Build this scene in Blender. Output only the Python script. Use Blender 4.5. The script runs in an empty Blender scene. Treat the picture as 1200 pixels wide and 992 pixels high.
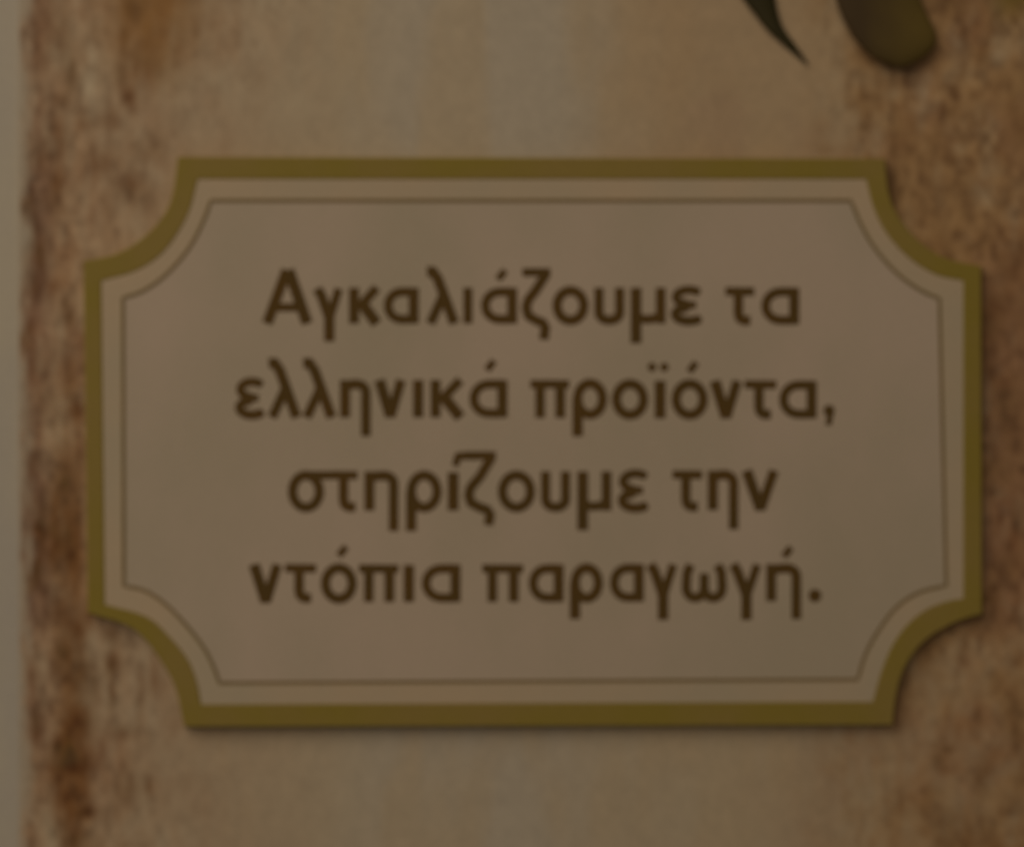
import bpy, math
import numpy as np
from mathutils import Vector

# ------------------------------------------------------------------ camera, world, lamp, exposure
S = 0.00025            # metres per unit of the drawing (the view is 1200 x 992 units = 300 x 248 mm)
DIST = 0.4167          # camera to poster
CZ = 1.5               # height of the view's centre above the floor
scn = bpy.context.scene
C = scn.collection

cam_d = bpy.data.cameras.new('camera')
cam_d.lens = 50; cam_d.sensor_width = 36; cam_d.sensor_fit = 'HORIZONTAL'
cam_d.clip_start = 0.01; cam_d.clip_end = 100
cam_d.dof.use_dof = True
cam_d.dof.focus_distance = 0.37
cam_d.dof.aperture_fstop = 2.35
cam = bpy.data.objects.new('camera', cam_d); C.objects.link(cam)
cam.location = (0, -DIST, CZ); cam.rotation_euler = (math.pi / 2, 0, 0)
scn.camera = cam

world = bpy.data.worlds.new('World'); scn.world = world; world.use_nodes = True
bg = world.node_tree.nodes['Background']
bg.inputs[0].default_value = (1.0, 0.87, 0.78, 1); bg.inputs[1].default_value = 0.085

lamp_d = bpy.data.lights.new('room_lamp', 'AREA'); lamp_d.shape = 'DISK'; lamp_d.size = 1.3
lamp_d.energy = 7.85; lamp_d.color = (1.0, 0.88, 0.79)
lamp = bpy.data.objects.new('room_lamp', lamp_d); C.objects.link(lamp)
lamp.location = (-0.72, -1.05, CZ + 0.8)
lamp.rotation_euler = (Vector((0, 0, CZ)) - lamp.location).to_track_quat('-Z', 'Y').to_euler()

scn.view_settings.view_transform = 'Standard'; scn.view_settings.look = 'None'
scn.view_settings.exposure = 0; scn.view_settings.gamma = 1
scn.view_settings.use_curve_mapping = False

# ------------------------------------------------------------------ helpers
LIGHT = np.array([0.33, 0.29, 0.26])    # what a white sheet here reflects; only used to choose surface colours


def lin(c):
    c = np.asarray(c, float) / 255
    return np.where(c <= 0.04045, c / 12.92, ((c + 0.055) / 1.055) ** 2.4)


def alb(c):
    return np.clip(lin(c) / LIGHT, 0, 0.9)


def W(u, v, h, org=(0, 0, 0)):
    """drawing units (u right, v down) and height h in metres off the poster -> local metres"""
    k = (DIST - h) / DIST
    return ((u - 600) * S * k - org[0], -h - org[1], CZ + (496 - v) * S * k - org[2])


def material(name, c0, c1=None, scale=(30, 30, 30), rough=0.75, bump=0.0, spec=0.25, attr=None, ramp=(0.35, 0.65), grain=0.0):
    m = bpy.data.materials.new(name); m.use_nodes = True
    nt = m.node_tree; N = nt.nodes; L = nt.links
    b = N['Principled BSDF']
    b.inputs['Roughness'].default_value = rough
    b.inputs['Specular IOR Level'].default_value = spec
    tc = N.new('ShaderNodeTexCoord')
    mp = N.new('ShaderNodeMapping'); mp.inputs['Scale'].default_value = scale
    L.new(tc.outputs['Object'], mp.inputs['Vector'])
    nz = N.new('ShaderNodeTexNoise'); nz.inputs['Scale'].default_value = 1.0
    nz.inputs['Detail'].default_value = 4
    L.new(mp.outputs[0], nz.inputs['Vector'])
    if attr:
        a = N.new('ShaderNodeAttribute'); a.attribute_name = attr
        col = a.outputs['Color']
    else:
        cr = N.new('ShaderNodeValToRGB')
        cr.color_ramp.elements[0].position = ramp[0]; cr.color_ramp.elements[1].position = ramp[1]
        cr.color_ramp.elements[0].color = (*alb(c0), 1)
        cr.color_ramp.elements[1].color = (*alb(c1 if c1 is not None else c0), 1)
        L.new(nz.outputs['Fac'], cr.inputs['Fac'])
        col = cr.outputs['Color']
    if grain:
        gn = N.new('ShaderNodeTexNoise'); gn.inputs['Scale'].default_value = 900; gn.inputs['Detail'].default_value = 3
        L.new(tc.outputs['Object'], gn.inputs['Vector'])
        mr = N.new('ShaderNodeMapRange')
        mr.inputs['From Min'].default_value = 0.3; mr.inputs['From Max'].default_value = 0.7
        mr.inputs['To Min'].default_value = 1 - grain; mr.inputs['To Max'].default_value = 1 + grain
        L.new(gn.outputs['Fac'], mr.inputs['Value'])
        mx = N.new('ShaderNodeVectorMath'); mx.operation = 'SCALE'
        L.new(col, mx.inputs[0]); L.new(mr.outputs[0], mx.inputs['Scale'])
        col = mx.outputs[0]
    L.new(col, b.inputs['Base Color'])
    if bump:
        bn = N.new('ShaderNodeTexNoise'); bn.inputs['Scale'].default_value = 1400; bn.inputs['Detail'].default_value = 3
        L.new(tc.outputs['Object'], bn.inputs['Vector'])
        bp = N.new('ShaderNodeBump'); bp.inputs['Strength'].default_value = bump; bp.inputs['Distance'].default_value = 0.0002
        L.new(bn.outputs['Fac'], bp.inputs['Height']); L.new(bp.outputs[0], b.inputs['Normal'])
    return m


def link(name, verts, faces, mat, parent=None, smooth=False):
    me = bpy.data.meshes.new(name)
    me.from_pydata([tuple(map(float, v)) for v in verts], [], faces)
    me.update()
    me.materials.append(mat)
    if smooth:
        me.polygons.foreach_set('use_smooth', [True] * len(me.polygons))
    o = bpy.data.objects.new(name, me); C.objects.link(o)
    if parent: o.parent = parent
    return o


def thing(name, label, cat, loc):
    o = bpy.data.objects.new(name, None); C.objects.link(o)
    o.location = loc; o.empty_display_size = 0.02
    o['label'] = label; o['category'] = cat
    return o


def spline(pts, n):
    """Catmull-Rom through pts, n samples, ends included"""
    P = np.array(pts, float)
    Q = np.vstack([2 * P[0] - P[1], P, 2 * P[-1] - P[-2]])
    out = []
    m = len(P) - 1
    for t in np.linspace(0, m, n):
        i = min(int(t), m - 1); f = t - i
        p0, p1, p2, p3 = Q[i:i + 4]
        out.append(0.5 * ((2 * p1) + (-p0 + p2) * f + (2 * p0 - 5 * p1 + 4 * p2 - p3) * f * f + (-p0 + 3 * p1 - 3 * p2 + p3) * f ** 3))
    return np.array(out)


def noise(u, v, su, sv, seed, octaves=4, gain=0.5):
    """value noise in 0..1 on arrays u, v with cell sizes su, sv"""
    rng = np.random.RandomState(seed)
    tot = np.zeros_like(u, float); amp = 1.0; nrm = 0
    for k in range(octaves):
        T = rng.rand(256, 256)
        x = u / su * 2 ** k + 37.3 * k; y = v / sv * 2 ** k + 11.7 * k
        xi = np.floor(x).astype(int); yi = np.floor(y).astype(int)
        fx = x - xi; fy = y - yi
        fx = fx * fx * (3 - 2 * fx); fy = fy * fy * (3 - 2 * fy)
        a = T[yi % 256, xi % 256]; b = T[yi % 256, (xi + 1) % 256]
        c = T[(yi + 1) % 256, xi % 256]; d = T[(yi + 1) % 256, (xi + 1) % 256]
        tot += amp * (a * (1 - fx) * (1 - fy) + b * fx * (1 - fy) + c * (1 - fx) * fy + d * fx * fy)
        nrm += amp; amp *= gain
    return tot / nrm


def smooth01(x, a, b):
    t = np.clip((x - a) / (b - a), 0, 1)
    return t * t * (3 - 2 * t)


# ------------------------------------------------------------------ the wall behind
mat_wall = material('pale_plaster', (124, 109, 87), (117, 104, 87), (25, 25, 12), 0.85, 0.15, grain=0.03)
u0, u1, v0, v1 = -520, 1900, -520, 1560
wv = [W(u, v, h) for h in (-0.0006, -0.05) for (u, v) in ((u0, v0), (u1, v0), (u1, v1), (u0, v1))]
wf = [(3, 2, 1, 0), (4, 5, 6, 7), (0, 1, 5, 4), (1, 2, 6, 5), (2, 3, 7, 6), (3, 0, 4, 7)]
wall = link('wall', wv, wf, mat_wall)
wall['kind'] = 'structure'

# ------------------------------------------------------------------ the parchment poster
mat_paper = material('aged_parchment', None, rough=0.8, bump=0.25, spec=0.2, attr='stain', grain=0.05)

STAINS_AND_SHADOW = [  # x, y, half width, half height, strength: brown blotches of the old paper, and one painted shadow streak
    (33, 260, 13, 42, .75), (46, 292, 11, 36, .6), (35, 332, 12, 20, .55), (45, 180, 16, 22, .45), (65, 160, 9, 24, .4),
    (82, 85, 5, 18, .6), (70, 40, 12, 40, .35), (48, 50, 13, 60, .3), (72, 118, 8, 8, .4), (35, 398, 8, 20, .5), (45, 428, 12, 18, .35),
    (28, 442, 5, 15, .4), (50, 470, 9, 20, .4), (38, 545, 10, 22, .55), (31, 575, 7, 22, .55), (75, 567, 9, 25, .85), (48, 600, 16, 20, .6),
    (45, 632, 17, 28, .75), (78, 642, 13, 30, .95), (38, 682, 13, 28, .95), (60, 662, 18, 22, .5), (85, 738, 14, 12, .6),
    (68, 720, 8, 14, .5), (72, 765, 8, 13, .8), (90, 790, 13, 24, .7), (130, 779, 7, 13, .9), (130, 815, 4, 24, .5), (108, 805, 7, 17, .55),
    (42, 850, 6, 22, .75), (38, 800, 5, 16, .3), (90, 848, 13, 22, .9), (70, 875, 7, 15, .9), (88, 896, 17, 18, 1.1), (69, 914, 6, 9, .7),
    (83, 930, 13, 13, .9), (97, 952, 13, 8, .75), (75, 965, 8, 8, .45), (88, 985, 14, 12, .55), (145, 860, 14, 9, .4),
    (175, 925, 4, 10, .45), (150, 935, 18, 25, .22), (165, 812, 4, 20, .35), (180, 803, 4, 20, .35), (128, 745, 7, 12, .5), (100, 725, 14, 14, .4),
    (160, 12, 12, 18, .75), (146, 48, 6, 16, .6), (175, 75, 16, 22, .4), (153, 115, 7, 13, .6), (145, 93, 8, 14, .45),
    (185, 20, 25, 40, .25), (230, 20, 30, 40, .12), (125, 142, 12, 9, .35), (125, 190, 15, 14, .5), (150, 220, 15, 16, .5), (63, 150, 9, 9, .4),
    (66, 215, 7, 18, .5), (52, 232, 12, 14, .45), (33, 225, 9, 26, .5), (170, 178, 18, 14, .3), (105, 145, 8, 8, .3), (165, 235, 14, 20, .25),
    (76, 355, 5, 8, .5), (80, 373, 6, 10, .65), (65, 335, 14, 8, .35), (88, 482, 10, 12, .8), (82, 465, 6, 14, .4), (92, 600, 5, 60, .4),
    (1128, 42, 10, 24, .7), (1130, 20, 18, 30, .35), (1125, 86, 8, 9, .6), (1117, 106, 7, 9, .65), (1110, 133, 10, 9, .5), (1150, 62, 6, 8, .6),
    (1011, 150, 6, 6, .7), (1031, 125, 5, 10, .35), (1047, 180, 5, 9, .7), (1048, 216, 5, 20, .6), (1012, 90, 8, 7, .4), (1038, 95, 7, 6, .45),  # tall narrow one by the scoop: plaque's shadow painted into the paper colour
    (1055, 96, 9, 7, .45), (1150, 215, 7, 7, .6), (1100, 225, 10, 10, .3), (1155, 281, 9, 7, .6), (1137, 292, 8, 6, .65),
    (1122, 160, 9, 10, .45), (1115, 190, 8, 8, .3), (1170, 180, 9, 9, .3), (1172, 240, 8, 10, .4), (1085, 250, 12, 9, .3),
    (1165, 375, 16, 18, .4), (1180, 470, 13, 22, .65), (1158, 430, 10, 20, .3), (1190, 615, 10, 32, .65), (1170, 545, 12, 14, .3), (1192, 300, 14, 28, .55), (1172, 350, 14, 20, .35),
    (1172, 605, 4, 8, .5), (1195, 520, 10, 20, .4), (1190, 700, 6, 40, .3),
    (1098, 893, 6, 9, .55), (1110, 879, 6, 5, .5), (1095, 873, 8, 6, .35), (1150, 912, 11, 18, .45), (1190, 868, 7, 22, .65), (1183, 953, 6, 6, .85),
    (1110, 962, 20, 13, .45), (1106, 986, 12, 14, .5), (1186, 840, 8, 40, .35), (1060, 948, 5, 10, .4), (1085, 955, 6, 9, .35),
    (1100, 794, 6, 7, .35), (1145, 845, 4, 20, .35), (1122, 770, 6, 8, .3), (1185, 775, 8, 9, .4), (1165, 800, 14, 12, .25), (1195, 930, 12, 40, .35), (1150, 890, 8, 8, .3),
    (1140, 975, 30, 20, .3), (1190, 1010, 30, 30, .4), (90, 1040, 24, 40, .6), (170, -40, 26, 40, .5), (1130, -30, 30, 40, .4),
]
px0, px1, py0, py1, st = 22.0, 1420.0, -180.0, 1180.0, 2.0
nu = int((px1 - px0) / st) + 1; nv = int((py1 - py0) / st) + 1
U, V = np.meshgrid(px0 + st * np.arange(nu), py0 + st * np.arange(nv))
lo = noise(U, V, 190, 300, 3) - .5                        # broad clouds
mid = noise(U, V, 34, 55, 5) - .5                         # blotches
fine = (noise(U, V, 15, 18, 7, 3, .6) - .5) * 1.5                 # speckle
streak = noise(U, V, 9, 70, 9, 3) - .5                    # upright fibres
fl = (noise(U, V, 12, 34, 17, 3, .6) - .5) * 1.5             # speckle drawn out along the fibres, left side
fine = np.where(U < 500, fl, fine)
weave = noise(U, V, 6, 6, 13, 2) - .5
wob = 60 * lo
edgeL = 1 - smooth01(U + wob + 60 * mid, 60, 330)
edgeL = np.maximum(edgeL, (1 - smooth01(U + wob + 50 * mid, 150, 420)) * (1 - smooth01(V, 40, 190)) * 0.9)
edgeR = smooth01(U + wob + 60 * mid, 930, 1090) * (1 - .28 * smooth01(V, 740, 800) * (1 - smooth01(U, 1090, 1190)) )
mild = smooth01(U + wob, 640, 830) * (1 - smooth01(np.abs(V - 60), 120, 330)) * .42 + smooth01(U + wob, 840, 1010) * smooth01(V, 800, 900) * .35
mildL = (1 - smooth01(U + wob, 180, 420)) * .45
tan = np.clip(np.maximum.reduce([edgeL * .85, edgeR, mild, mildL]) + (edgeL + edgeR) * (1.0 * mid + .5 * fine + .4 * streak) + .12 * mid, 0, 1.5)
# paler channel down the left side between the dark edge and the rust streaks
tan -= .35 * np.exp(-((U - 105 - 10 * lo) / 20) ** 2) * (1 - smooth01(V, 60, 240)) + .35 * np.exp(-((U - 55) / 22) ** 2 - ((V - 985) / 50) ** 2) \
    + .25 * np.exp(-((U - 52) / 16) ** 2 - ((V - 905) / 25) ** 2) + .2 * np.exp(-((U - 62) / 12) ** 2 - ((V - 500) / 25) ** 2)
tan = np.clip(tan, 0, 1.5)
dark = np.zeros_like(U)
for (x, y, rx, ry, a) in STAINS_AND_SHADOW:
    a = a * .62 if x > 1000 else a * .9
    jx = np.random.RandomState(int(x * 7 + y)).uniform(-1, 1)
    q = ((U - x + 1.6 * mid * rx) / (rx * 1.15)) ** 2 + ((V - y + 1.2 * lo * ry) / (ry * 1.15)) ** 2
    dark = np.maximum(dark, a * np.exp(-q)) + .25 * np.minimum(dark, a * np.exp(-q))
dark = np.clip(dark * (1.1 + .75 * fine + .7 * streak) + np.clip((edgeL + edgeR) * (1.0 * mid + .55 * fine + .35 * streak - .05), 0, 1) * .6, 0, 1.0)
cream = np.array([122, 103, 77.]); grey = np.array([121, 105, 83.]); ochre = np.array([123, 102, 74.])
tanc = np.where((U < 600)[..., None], np.array([115, 88, 61.]), np.array([115, 85, 53.])); red = np.array([104, 72, 47.]); rust = np.array([68, 38, 15.]); umber = np.array([66, 44, 22.])
mixg = np.clip(np.exp(-((U - 565) / 150) ** 4) + .35 * (noise(U, V, 90, 500, 21, 3) - .5), 0, 1)[..., None]
col = cream * (1 - mixg) + grey * mixg
bnd = smooth01(noise(U, V, 60, 260, 22, 3), .45, .7)[..., None] * .6
col = col * (1 - bnd) + ochre * bnd
rr = (smooth01(U, 1110, 1175) * smooth01(V, 230, 330) * (1 - smooth01(V, 700, 800)) * .8 + .45 * smooth01(noise(U, V, 60, 80, 31, 3), .5, .75))[..., None]
tt = tanc * (1 - np.clip(rr, 0, 1)) + red * np.clip(rr, 0, 1)
k = np.clip(tan, 0, 1)[..., None]
col = col * (1 - k) + tt * k
kk = smooth01(noise(U, V, 40, 40, 41, 3), .35, .65)[..., None]
dk = rust * kk + umber * (1 - kk)
d = np.clip(dark, 0, 1)[..., None]
col = col * (1 - d) + dk * d
# broad dark bands: mauve brown along the left edge, rust brown column beside the plaque, brown veil on the right
prof = np.interp(V, [-180, 0, 120, 190, 250, 330, 380, 440, 500, 560, 650, 700, 740, 800, 850, 890, 1180], [.3, .35, .3, .45, .8, .75, .45, .4, .3, .7, .95, .9, .35, .25, .45, .1, .1])
bandL = prof * np.exp(-(np.abs(U - 40 + 12 * mid + 8 * lo) / 20) ** 2.6)
prof2 = np.interp(V, [-180, 380, 470, 540, 600, 660, 720, 770, 840, 900, 940, 980, 1180], [0, .1, .45, .75, .85, .9, .65, .85, .85, 1, .9, .5, .5])
bandM = prof2 * np.exp(-(np.abs(U - 82 - np.interp(V, [600, 850, 990], [-4, 4, 2]) + 16 * mid) / 19) ** 2.6)
gL = np.clip(.78 + 1.0 * streak + .5 * fine + .8 * mid, .15, 1.25)
for bandX, cc in ((bandL, (80, 53, 37)), (bandM, (84, 51, 22))):
    w = np.clip(bandX * gL * .85, 0, 1)[..., None]
    col = col * (1 - w) + np.minimum(col, np.array(cc, float)) * w
veil = (edgeR * np.clip(.42 + 1.1 * mid + .3 * lo, 0, 1) * (1 - .6 * smooth01(V, 740, 820)))[..., None]
col = col * (1 - .5 * veil) + np.minimum(col, np.array([93, 65, 34.])) * .5 * veil
# fine freckling of the stained paper
fr = noise(U, V, 8.5, np.where(U < 500, 13, 12.5), 51, 2, .6)
fr2 = noise(U, V, 19, 24, 52, 2)
zone = np.clip(edgeL * .9 + edgeR + .06, 0, 1)
frk = zone * (.16 * smooth01(fr, .5, .8) - .09 * smooth01(1 - fr, .5, .8)) * (.45 + 1.1 * fr2) * np.where(U > 600, 1 - .35 * smooth01(V, 720, 800), 1)
col = col * (1 - frk[..., None] * np.array([.85, 1.0, 1.15]))
# orange rust wash in the upper left, worn pale rim along the left edge
wash = (np.exp(-((U - 178 + 14 * mid) / 46) ** 2) * (1 - smooth01(V + 60 * mid, 30, 130)) * np.clip(.8 + 1.6 * mid + .8 * streak, 0, 1.2))[..., None]
col = col * (1 - .75 * wash) + np.array([104, 70, 34.]) * .75 * wash
rim = ((1 - smooth01(U + 10 * streak + 14 * fine, 20, 42)) * .9)[..., None]
col = col * (1 - rim) + np.array([119, 103, 81.]) * rim
# olive-brown smear in the upper right corner of the view
sm = np.clip(1.3 * np.exp(-((U - 1192) / 26) ** 2 - ((V + 12 + .35 * (U - 1192)) / 26) ** 2), 0, 1)[..., None] * .8
col = col * (1 - sm) + np.array([80, 60, 22.]) * sm
col = col * (1 + .05 * weave[..., None] + .035 * fine[..., None])
lincol = alb(col)
kz = [W(a, b, 0) for a, b in ((px0, py0), (px1, py1))]
XX = (U - 600) * S; ZZ = (496 - V) * S
cx, cz = (px0 + px1) / 2, py1
org = W(cx, cz, 0)
poster = bpy.data.objects.new('parchment_poster', bpy.data.meshes.new('parchment_poster'))
front = np.stack([XX.ravel() - org[0], np.full(nu * nv, 0.0), ZZ.ravel() + CZ - org[2]], 1)
i0 = (np.arange(nv - 1)[:, None] * nu + np.arange(nu - 1)[None, :]).ravel()
quads = np.stack([i0, i0 + nu, i0 + nu + 1, i0 + 1], 1)
corner = [0, nu - 1, nu * nv - 1, nu * (nv - 1)]
back = front[corner] + np.array([0, 0.0005, 0])
nb = nu * nv
sides = np.array([[corner[0], corner[1], nb + 1, nb], [corner[1], corner[2], nb + 2, nb + 1],
                  [corner[2], corner[3], nb + 3, nb + 2], [corner[3], corner[0], nb, nb + 3], [nb, nb + 1, nb + 2, nb + 3]])
allv = np.vstack([front, back]); allf = np.vstack([quads, sides])
me = poster.data
me.vertices.add(len(allv)); me.vertices.foreach_set('co', allv.astype(np.float32).ravel())
me.loops.add(allf.size); me.loops.foreach_set('vertex_index', allf.astype(np.int32).ravel())
me.polygons.add(len(allf)); me.polygons.foreach_set('loop_start', (np.arange(len(allf)) * 4).astype(np.int32))
me.update(calc_edges=True); me.validate()
at = me.attributes.new('stain', 'FLOAT_COLOR', 'POINT')
rgba = np.ones((len(allv), 4), np.float32)
rgba[:nb, :3] = lincol.reshape(-1, 3); rgba[nb:, :3] = alb((118, 100, 76))
at.data.foreach_set('color', rgba.ravel())
me.materials.append(mat_paper)
C.objects.link(poster); poster.location = org
poster['label'] = 'cream parchment poster with rusty brown stains along both sides, behind the plaque'
poster['category'] = 'poster'

# ------------------------------------------------------------------ the plaque with scooped corners
NE, NA = 24, 28


def outline(tl, tr, br, bl):
    """closed loop, clockwise on the drawing, from four corner scoops each listed in loop order"""
    loop = []
    arcs = [spline(a, NA) for a in (tl, tr, br, bl)]
    for i in range(4):
        loop += list(arcs[i])
        a, b = arcs[i][-1], arcs[(i + 1) % 4][0]
        loop += [a + (b - a) * t for t in np.linspace(0, 1, NE)[1:-1]]
    return np.array(loop)


OUT = outline(
    [(98, 306), (140, 296), (177, 270), (200, 236), (209, 184)],
    [(1037, 186), (1042, 228), (1056, 259), (1081, 286), (1109, 303), (1150, 312)],
    [(1151, 719), (1133, 724), (1109, 734), (1081, 753), (1061, 780), (1051, 811), (1046, 849)],
    [(216, 851), (206, 806), (190, 776), (172, 751), (150, 733), (103, 718)])
INN = outline(
    [(119, 329), (160, 317), (193, 294), (220, 252), (232, 210)],
    [(1015, 210), (1024, 244), (1040, 275), (1066, 303), (1097, 322), (1129, 329)],
    [(1129, 701), (1111, 704), (1085, 714), (1061, 734), (1043, 761), (1030, 795), (1023, 822)],
    [(236, 825), (231, 799), (220, 772), (197, 744), (171, 722), (123, 708)])
LIN = outline(
    [(144, 349), (167, 341), (193, 323), (221, 291), (239, 257), (247, 235)],
    [(997, 235), (1008, 261), (1024, 289), (1050, 319), (1077, 339), (1101, 350)],
    [(1109, 686), (1077, 694), (1050, 712), (1028, 741), (1014, 767), (1005, 796)],
    [(257, 800), (251, 783), (239, 759), (217, 731), (193, 707), (170, 692), (145, 686)])


def offset(loop, dd):
    """move a clockwise (v down) loop inwards by dd units"""
    p = np.roll(loop, 1, 0); n = np.roll(loop, -1, 0)
    t = n - p; t /= np.linalg.norm(t, axis=1)[:, None] + 1e-9
    nrm = np.stack([-t[:, 1], t[:, 0]], 1)
    return loop + nrm * dd


H = 0.0050
plaque_org = W(625, 851, 0)
plaque = thing('plaque', 'cream sign plaque with olive green frame, scooped corners and four lines of Greek text', 'plaque', plaque_org)


def ring(name, outer, inner, h0, h1, mat, parent, bev=0.0):
    n = len(outer); vs = []; fs = []
    if bev:
        o2, i2 = offset(outer, bev), offset(inner, -bev)
        prof = [(outer, h0), (outer, h1 - bev * S), (o2, h1), (i2, h1), (inner, h1 - bev * S), (inner, h0)]
    else:
        prof = [(outer, h0), (outer, h1), (inner, h1), (inner, h0)]
    for lp, h in prof:
        vs += [W(u, v, h, plaque_org) for u, v in lp]
    m = len(prof)
    for a in range(m):
        b = (a + 1) % m
        for i in range(n):
            j = (i + 1) % n
            fs.append((a * n + i, a * n + j, b * n + j, b * n + i))
    return link(name, vs, fs, mat, parent)


def slab(name, loop, h0, h1, mat, parent):
    n = len(loop)
    vs = [W(u, v, h1, plaque_org) for u, v in loop] + [W(u, v, h0, plaque_org) for u, v in loop]
    c = loop.mean(0)
    fs = [tuple(reversed(range(n))), tuple(range(n, 2 * n))]
    fs += [(i, (i + 1) % n, n + (i + 1) % n, n + i) for i in range(n)]
    return link(name, vs, fs, mat, parent)


mat_frame = material('olive_paint', (94, 74, 31), (92, 74, 24), (45, 45, 45), 0.7, 0.1, 0.2, grain=0.03)
mat_panel = material('cream_card', (124, 104, 82), (117, 100, 77), (20, 20, 12), 0.8, 0.12, 0.2, ramp=(.38, .62), grain=0.02)
mat_band = material('cream_card_margin', (124, 102, 75), (119, 101, 76), (30, 30, 30), 0.8, 0.12, 0.2, grain=0.02)
mat_line = material('brown_rule', (88, 68, 40), (84, 66, 38), (60, 60, 60), 0.8)
mat_ink = material('brown_ink', (62, 42, 16), (58, 41, 17), (90, 90, 90), 0.8, spec=0.06)

panel = slab('panel', offset(INN, -3), 0.0001, H - 0.0003, mat_panel, plaque)
ring('frame', OUT, INN, 0.0, H, mat_frame, plaque, bev=1.2)
ring('margin_band', offset(INN, .1), offset(LIN, -.1), H - 0.0004, H - 0.00022, mat_band, plaque)
ring('rule_line', offset(LIN, -2.0), offset(LIN, 2.0), H - 0.00025, H - 0.00015, mat_line, plaque)

# ------------------------------------------------------------------ lettering: strokes merged into one clean outline per word


def arc(cx, cy, rx, ry, a0, a1, n=20, p=2.0):
    r = np.radians(np.linspace(a0, a1, n))
    c, s = np.cos(r), np.sin(r)
    if p != 2.0:
        c = np.sign(c) * np.abs(c) ** (2 / p); s = np.sign(s) * np.abs(s) ** (2 / p)
    return [(cx + rx * a, cy + ry * b) for a, b in zip(c, s)]


SW, TW = 11.6, 9.8     # stem and cross-stroke widths


def st_(*pts, w=SW, butt=True):
    return (np.array(pts, float), w + 0.4, butt)


def g_Alpha(x0, x1, t, b):
    m = (x0 + x1) / 2
    return [st_((x0 + 5, b), (m - 1, t + 3), w=12), st_((x1 - 6, b), (m + 1, t + 3), w=13), st_((x0 + 14, b - 19), (x1 - 14, b - 19), w=9.5)]


def g_alpha(x0, x1, t, b):
    x0 -= .5; x1 += 1.5
    h = SW / 2; q = TW / 2; xs = x1 - h
    c = x0 + (x1 - x0) * .53; ym = (t + b) / 2
    bowl = [(xs, t + q)] + arc(c, ym, c - x0 - h, (b - t) / 2 - q, -90, -270, 22, 2.05) + [(xs, b - q)]
    return [st_(*bowl, w=TW + .4), st_((xs, t), (xs, b))]


def g_gamma(x0, x1, t, b, dsc):
    m = (x0 + x1) / 2 + 1
    return [st_((x0 + 4, t), (x0 + 9, t + 8), (m - .5, b - 8), w=11.5), st_((x1 - 5, t), (m + 1, b - 8), w=9.6), st_((m, b - 16), (m, dsc), w=12)]


def g_kappa(x0, x1, t, b):
    x1 += 1.5
    h = SW / 2
    return [st_((x0 + h, t), (x0 + h, b)), st_((x1 - 6, t), (x0 + 12, (t + b) / 2 + 2), w=10.5), st_((x0 + 14, (t + b) / 2 - 4), (x1 - 6, b), w=13)]


def g_lambda(x0, x1, asc, b):
    x0 -= 1.8; x1 += 1.5
    w = x1 - x0
    return [st_((x0 + 1, asc + 4.5), (x0 + w * .2, asc + 4), (x0 + w * .36, asc + 13), (x1 - 5.5, b), w=11.8),
            st_((x0 + w * .55, b - 36), (x0 + 5, b), w=10.8)]


def g_iota(x0, x1, t, b):
    m = (x0 + x1) / 2
    return [st_((m, t), (m, b), w=max(10.5, min(12.5, x1 - x0 + 1)))]


def g_zeta(x0, x1, asc, b, dsc):
    w = x1 - x0
    return [st_((x0, asc + 4), (x1, asc + 4), w=9.4),
            st_((x1 - 4, asc + 4), (x0 + w * .5, b - 40), (x0 + w * .2, b - 27), (x0 + w * .14, b - 18), (x0 + w * .22, b - 9),
                (x0 + w * .48, b - 4), (x0 + w * .72, b - 1), (x0 + w * .82, b + 5), (x0 + w * .76, dsc), w=11)]


def g_omicron(x0, x1, t, b):
    return [st_(*arc((x0 + x1) / 2, (t + b) / 2, (x1 - x0 - SW) / 2, (b - t - TW) / 2 + .4, 0, 360, 40), w=10.8, butt=False)]


def g_upsilon(x0, x1, t, b):
    h = SW / 2; m = (x0 + x1) / 2
    return [st_((x0 + h, t), (x0 + h, b - 16), *arc(m, b - 15, m - x0 - h, 15 - TW / 2, 180, 0, 18, 2.2), (x1 - h, b - 16), (x1 - h, t), w=10.8)]


def g_mu(x0, x1, t, b, dsc):
    h = SW / 2
    return [st_((x0 + h, t), (x0 + h, dsc), w=12.4), st_((x0 + h, b - 12), *arc(x0 + 19, b - 13, 14, 13 - TW / 2, 180, 60, 10), (x1 - h, b - 8), w=10),
            st_((x1 - h, t), (x1 - h, b), w=11.4)]


def g_epsilon(x0, x1, t, b):
    h = 4.7; m = (t + b) / 2 - 1
    top = arc(x0 + .55 * (x1 - x0), (t + m) / 2 + 1, .55 * (x1 - x0) - h - 1, (m - t) / 2 - 2, -38, -268, 16)
    bot = arc(x0 + .55 * (x1 - x0), (b + m) / 2 - .5, .55 * (x1 - x0) - h, (b - m) / 2 - 3.4, -92, -322, 18)
    return [st_(*top, w=9.8), st_(*bot, w=10.6), st_((x0 + 14, m), (x1 - 8, m), w=8.6)]


def g_tau(x0, x1, t, b):
    m = x0 + .45 * (x1 - x0)
    return [st_((x0, t + 4.3), (x1, t + 4.6), w=9.6), st_((m, t + 2), (m, b - 13), (m + 1.5, b - 7.5), (m + 6, b - 4.6), (m + 14, b - 4.8), w=11)]


def g_eta(x0, x1, t, b, dsc):
    h = SW / 2
    return [st_((x0 + h, t), (x0 + h, b)), st_((x0 + h, t + TW / 2 + 1.5), *arc(x1 - h - 12, t + 15, 12, 15 - TW / 2, 260, 360, 12, 2.2), (x1 - h, dsc), w=11)]


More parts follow.
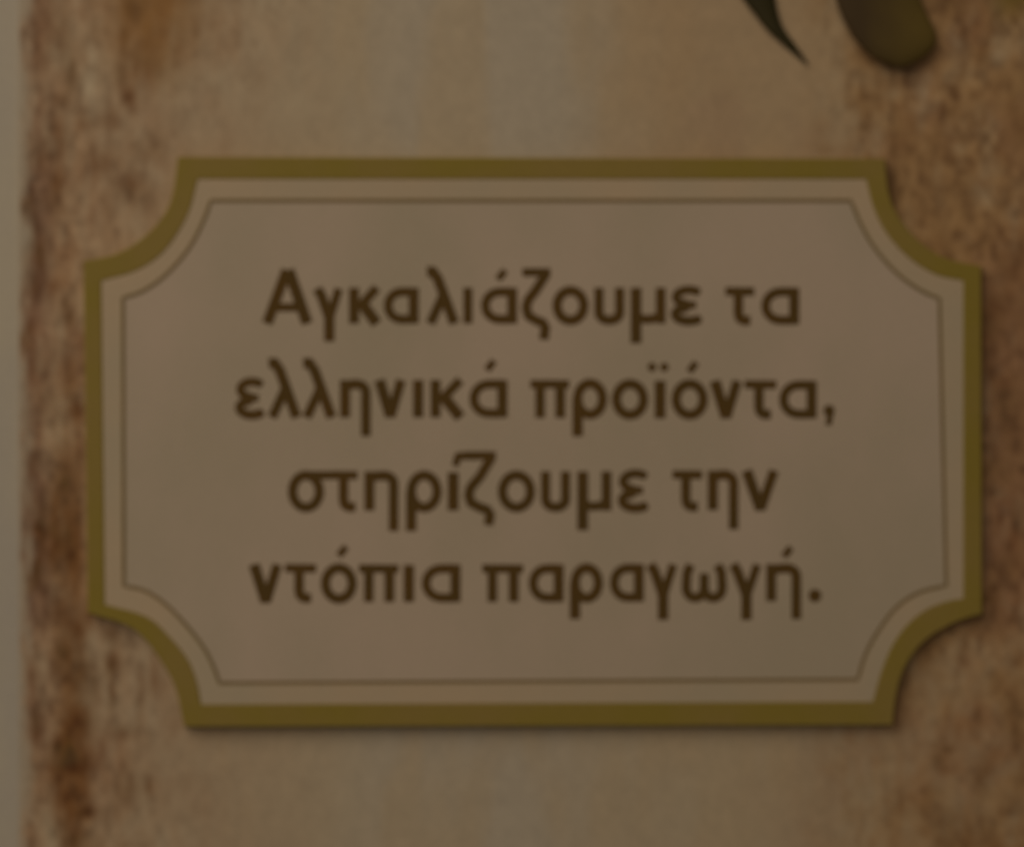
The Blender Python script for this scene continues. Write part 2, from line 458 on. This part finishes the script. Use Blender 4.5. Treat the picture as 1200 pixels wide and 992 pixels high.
def g_nu(x0, x1, t, b):
    m = (x0 + x1) / 2
    return [st_((x0 + 4.5, t), (m, b - 1), w=12.4), st_((x1 - 5, t), (m, b - 1), w=11), st_((m - 4.2, b - 4), (m + 4.2, b - 4), w=8)]


def g_pi(x0, x1, t, b):
    w = x1 - x0
    return [st_((x0, t + 4.3), (x1, t + 4.6), w=9.6), st_((x0 + w * .25, t + 2), (x0 + w * .25, b), w=11), st_((x0 + w * .77, t + 2), (x0 + w * .77, b), w=11.4)]


def g_rho(x0, x1, t, b, dsc):
    return g_omicron(x0, x1, t, b) + [st_((x0 + SW / 2, (t + b) / 2), (x0 + SW / 2, dsc), w=12)]


def g_sigma(x0, x1, t, b, bar):
    return g_omicron(x0, x1, t, b) + [st_(((x0 + x1) / 2, t + 4.6), (bar, t + 4.6), w=9.6)]


def g_omega(x0, x1, t, b):
    w = x1 - x0; m = (x0 + x1) / 2; h = 4.7
    L = [(x0 + 10, t + 1), (x0 + 5.6, t + 10), (x0 + h, (t + b) / 2 + 3)] + arc((x0 + h + m) / 2, b - 16, (m - x0 - h) / 2, 16 - TW / 2, 180, 0, 14)[0:] + [(m, t + 11)]
    return [st_(*L, w=10.6), st_(*[(2 * m - x, y) for x, y in L], w=10.6)]


def g_accent(x, y):
    return [st_((x - 4.5, y + 5.5), (x + 4, y - 5.5), w=8)]


def g_dot(x, y, r=6.6):
    return [st_((x, y - .2), (x, y + .2), w=2 * r, butt=False)]


WORDS = [
    ('first word of the top line, reading Αγκαλιάζουμε',
     g_Alpha(308, 366, 313, 379) + g_gamma(367.5, 402, 338, 379, 400) + g_kappa(409, 446, 337, 379) + g_alpha(449.5, 489, 337, 379)
     + g_lambda(501, 536.5, 314, 379) + g_iota(543.5, 553, 337, 379) + g_alpha(563.5, 604.5, 337, 379) + g_accent(588, 322)
     + g_zeta(612, 645, 315, 379, 398) + g_omicron(647, 690, 336, 380) + g_upsilon(696, 732, 337, 380) + g_mu(739.5, 780, 337, 379, 402)
     + g_epsilon(786.5, 824, 336.5, 380)),
    ('last word of the top line, reading τα', g_tau(850, 884, 337, 380) + g_alpha(892, 935, 337, 380)),
    ('first word of the second line, reading ελληνικά',
     g_epsilon(276, 311, 444, 490) + g_lambda(315.5, 351.5, 421, 489) + g_lambda(356, 392.5, 421, 489) + g_eta(398.5, 434.5, 445, 489, 511)
     + g_nu(440, 475, 445, 489) + g_iota(484.5, 495.5, 445, 489) + g_kappa(504.5, 544, 445, 489) + g_alpha(550, 593, 445, 489) + g_accent(575, 428)),
    ('last word of the second line, reading προϊόντα with a comma',
     g_pi(621.5, 667, 445.5, 489.5) + g_rho(671, 712, 444.5, 490, 511) + g_omicron(716.5, 760, 445, 490.5) + g_iota(767, 780, 446, 490)
     + g_dot(764, 430, 4.8) + g_dot(778.5, 430, 4.8) + g_omicron(786.5, 830, 445, 490.5) + g_accent(812, 430) + g_nu(833, 869, 446, 490)
     + g_tau(872.5, 910, 446, 490) + g_alpha(913, 955.5, 446, 490) + g_dot(971.5, 481, 6.4) + [st_((974, 482), (970.5, 498), w=7)]),
    ('first word of the third line, reading στηρίζουμε',
     g_sigma(337, 380, 552, 599, 393) + g_tau(389, 419, 552, 598.5) + g_eta(427, 467, 552, 598, 622) + g_rho(476, 518, 552, 599, 622)
     + g_iota(525, 537, 553, 598) + [st_((533.5, 546), (537, 532), w=8), st_((535, 534), (560, 534), w=9)] + g_zeta(544, 581, 529.5, 598, 615) + g_omicron(583, 627.5, 552, 599)
     + g_upsilon(633.5, 668.5, 552, 599) + g_mu(677, 716.5, 552, 598, 621) + g_epsilon(724.5, 761.5, 551.5, 599)),
    ('last word of the third line, reading την',
     g_tau(788, 823, 551.5, 598) + g_eta(829.5, 865.5, 551, 597.5, 620) + g_nu(870.5, 912, 551, 598)),
    ('first word of the bottom line, reading ντόπια',
     g_nu(293, 330, 661, 706) + g_tau(334, 370.5, 661, 705) + g_omicron(375.5, 418.5, 660.5, 706) + g_accent(401.5, 645.5)
     + g_pi(420.5, 467, 661.5, 705) + g_iota(473.5, 484.5, 661.5, 705) + g_alpha(494, 538, 661, 705)),
    ('last word of the bottom line, reading παραγωγή with a full stop',
     g_pi(565, 613, 661.5, 705) + g_alpha(619.5, 659, 661, 705) + g_rho(668, 707, 660.5, 705, 725) + g_alpha(714.5, 753, 660.5, 704.5)
     + g_gamma(758, 794, 661, 704, 726) + g_omega(799.5, 851, 660.5, 705) + g_gamma(855, 892.5, 661, 704, 726) + g_eta(898, 939, 660.5, 704, 725)
     + g_accent(923, 646.5) + g_dot(955, 697.5, 7.2)),
]


def seg_dist(px, py, a, b):
    d = b - a; L2 = d @ d + 1e-12
    t = np.clip(((px - a[0]) * d[0] + (py - a[1]) * d[1]) / L2, 0, 1)
    return np.hypot(px - a[0] - t * d[0], py - a[1] - t * d[1])


def field(strokes, gx, gy):
    X, Y = np.meshgrid(gx, gy)
    F = np.full(X.shape, 99.0)
    for P, w, butt in strokes:
        lo_ = P.min(0) - w; hi_ = P.max(0) + w
        ix = np.where((gx >= lo_[0]) & (gx <= hi_[0]))[0]; iy = np.where((gy >= lo_[1]) & (gy <= hi_[1]))[0]
        sl = np.ix_(iy, ix); x, y = X[sl], Y[sl]
        best = np.full(x.shape, 99.0); n = len(P) - 1
        for i in range(n):
            a, b = P[i], P[i + 1]
            if np.hypot(*(b - a)) < 1e-6: continue
            dd = seg_dist(x, y, a, b) - w / 2
            e = (b - a) / np.hypot(*(b - a))
            if butt and i == 0: dd = np.maximum(dd, -((x - a[0]) * e[0] + (y - a[1]) * e[1]))
            if butt and i == n - 1: dd = np.maximum(dd, (x - b[0]) * e[0] + (y - b[1]) * e[1])
            best = np.minimum(best, dd)
        F[sl] = np.minimum(F[sl], best)
    return F


def glyph_mesh(strokes, h0, h1, step=1.0):
    allp = np.vstack([s[0] for s in strokes])
    gx = np.arange(allp[:, 0].min() - 9, allp[:, 0].max() + 9, step); gy = np.arange(allp[:, 1].min() - 9, allp[:, 1].max() + 9, step)
    F = field(strokes, gx, gy)
    F[np.abs(F) < 1e-4] = 1e-4
    keys = {}; pts = []; faces = []; rim = []

    def vid(key, p):
        if key not in keys:
            keys[key] = len(pts); pts.append(p)
        return keys[key]
    ins = F < 0
    cell = ins[:-1, :-1] | ins[1:, :-1] | ins[:-1, 1:] | ins[1:, 1:]
    for j, i in zip(*np.where(cell)):
        cs = [(j, i), (j, i + 1), (j + 1, i + 1), (j + 1, i)]
        poly = []; tags = []
        for q in range(4):
            a, b = cs[q], cs[(q + 1) % 4]; fa, fb = F[a], F[b]
            if fa < 0:
                poly.append(vid(a, (gx[a[1]], gy[a[0]]))); tags.append(0)
            if (fa < 0) != (fb < 0):
                t = fa / (fa - fb)
                poly.append(vid((min(a, b), max(a, b)), (gx[a[1]] + t * (gx[b[1]] - gx[a[1]]), gy[a[0]] + t * (gy[b[0]] - gy[a[0]]))))
                tags.append(1 if fa < 0 else 2)       # 1 leaving, 2 entering
        if len(poly) >= 3:
            faces.append(tuple(reversed(poly)))
        for q in range(len(poly)):
            if tags[q] == 1 and tags[(q + 1) % len(poly)] == 2:
                rim.append((poly[q], poly[(q + 1) % len(poly)]))
    n = len(pts); low = {}
    vs = [W(u, v, h1, plaque_org) for u, v in pts]
    for a, b in rim:
        for q in (a, b):
            if q not in low:
                low[q] = len(vs); vs.append(W(pts[q][0], pts[q][1], h0, plaque_org))
        faces.append((a, b, low[b], low[a]))
    return vs, faces


for label, strokes in WORDS:
    vs, fs = glyph_mesh(strokes, H - 0.00035, H - 0.0002)
    o = link('word', vs, fs, mat_ink, plaque)
    o['label'] = label

# ------------------------------------------------------------------ olive sprig hanging over the top edge of the view
branch_org = W(980, -150, 0.004)
branch = thing('olive_sprig', 'dark olive and pointed dark green leaf hanging from above the plaque', 'olive sprig', branch_org)


def mat_olive():
    m = bpy.data.materials.new('olive_skin'); m.use_nodes = True
    nt = m.node_tree; N = nt.nodes; L = nt.links; b = N['Principled BSDF']
    b.inputs['Roughness'].default_value = .75; b.inputs['Specular IOR Level'].default_value = .15
    tc = N.new('ShaderNodeTexCoord'); sx = N.new('ShaderNodeSeparateXYZ'); L.new(tc.outputs['Generated'], sx.inputs[0])
    nz = N.new('ShaderNodeTexNoise'); nz.inputs['Scale'].default_value = 5; L.new(tc.outputs['Generated'], nz.inputs['Vector'])
    ad = N.new('ShaderNodeMath'); ad.operation = 'MULTIPLY_ADD'; ad.inputs[1].default_value = .25
    L.new(nz.outputs['Fac'], ad.inputs[0]); L.new(sx.outputs['X'], ad.inputs[2])
    cr = N.new('ShaderNodeValToRGB')
    cr.color_ramp.elements[0].position = .35; cr.color_ramp.elements[0].color = (*alb((47, 34, 17)), 1)
    cr.color_ramp.elements[1].position = 1.0; cr.color_ramp.elements[1].color = (*alb((68, 52, 19)), 1)
    L.new(ad.outputs[0], cr.inputs['Fac']); L.new(cr.outputs[0], b.inputs['Base Color'])
    return m


OLIVE = [(-96, 1008, 1024), (-90, 996, 1038), (-78, 986, 1052), (-60, 979, 1064), (-40, 976, 1071), (-20, 976, 1075), (0, 979, 1079), (12, 983, 1083), (22, 987, 1088),
         (32, 992, 1093), (42, 998, 1097), (52, 1005, 1097), (60, 1012, 1093), (68, 1021, 1085), (74, 1032, 1076), (79, 1044, 1066), (81, 1052, 1058)]


def olive_body(dep, hc):
    P = spline(OLIVE, 49); ns = 36; vs = []; fs = []
    for v, l, r in P:
        m, w = (l + r) / 2, (r - l) / 2
        for j in range(ns):
            a = 2 * math.pi * j / ns
            vs.append(W(m + w * math.cos(a), v - 2, hc + dep * S * (w / 50) ** .8 * math.sin(a), branch_org))
    for i in range(len(P) - 1):
        for j in range(ns):
            k = (j + 1) % ns
            fs.append((i * ns + j, (i + 1) * ns + j, (i + 1) * ns + k, i * ns + k))
    fs += [tuple(range(ns)), tuple(reversed(range((len(P) - 1) * ns, len(P) * ns)))]
    return vs, fs


vs, fs = olive_body(12, 0.0032)
link('olive', vs, fs, mat_olive(), branch, True)


def tube(name, pts, rad, mat):
    vs = []; fs = []; P = spline([p[:2] for p in pts], 20); R = np.interp(np.linspace(0, 1, 20), np.linspace(0, 1, len(rad)), rad)
    Hh = np.interp(np.linspace(0, 1, 20), np.linspace(0, 1, len(pts)), [p[2] for p in pts])
    for i in range(20):
        t = P[min(i + 1, 19)] - P[max(i - 1, 0)]; t /= np.linalg.norm(t); nn = np.array([-t[1], t[0]])
        for q in range(10):
            a = 2 * math.pi * q / 10
            p = P[i] + nn * R[i] * math.cos(a)
            vs.append(W(p[0], p[1], Hh[i] + R[i] * math.sin(a) * S, branch_org))
    for i in range(19):
        for q in range(10):
            r = (q + 1) % 10
            fs.append((i * 10 + q, i * 10 + r, (i + 1) * 10 + r, (i + 1) * 10 + q))
    fs += [tuple(range(10)), tuple(range(190, 200))]
    return link(name, vs, fs, mat, branch, True)


mat_leaf = material('olive_leaf_green', (30, 24, 9), (36, 29, 10), (80, 80, 80), .7, spec=.2)
mat_under = material('leaf_underside', (70, 62, 26), (64, 54, 22), (80, 80, 80), .8, spec=.2)
mat_twig = material('twig_bark', (70, 52, 30), (54, 38, 20), (90, 90, 90), .85)
# leaf blade: left rim, midrib and right rim down to the tip
Lr = spline([(846, -150), (828, -100), (843, -45), (871, -1), (884, 16), (897, 33), (915, 50), (945, 75)], 40)
Rr = spline([(850, -152), (874, -118), (898, -60), (907, -8), (911, 14), (918, 33), (931, 51), (947, 74)], 40)
Md = Lr * .5 + Rr * .5
vs = []; fs = []
rows = [(Lr, .0012), (Lr * .75 + Rr * .25, .0022), (Md, .0026), (Lr * .25 + Rr * .75, .0021), (Rr, .0012)]
for back_ in (0, 1):
    for lp, h in rows:
        for i, (u, v) in enumerate(lp):
            f = 1 - .55 * (i / 39) ** 2
            vs.append(W(u, v, h * f + .0004 - back_ * .00025, branch_org))
for r in range(4):
    for i in range(39):
        a, b = r * 40 + i, (r + 1) * 40 + i
        fs.append((a, a + 1, b + 1, b)); fs.append((200 + a, 200 + b, 200 + b + 1, 200 + a + 1))
for i in range(39):
    fs.append((i, 200 + i, 200 + i + 1, i + 1)); fs.append((160 + i, 161 + i, 361 + i, 360 + i))
leaf = link('leaf', vs, fs, mat_leaf, branch, True)
tube('twig', [(1120, -175, .004), (1040, -150, .005), (940, -160, .004), (846, -148, .0018)], (7, 6, 5, 2.5), mat_twig)
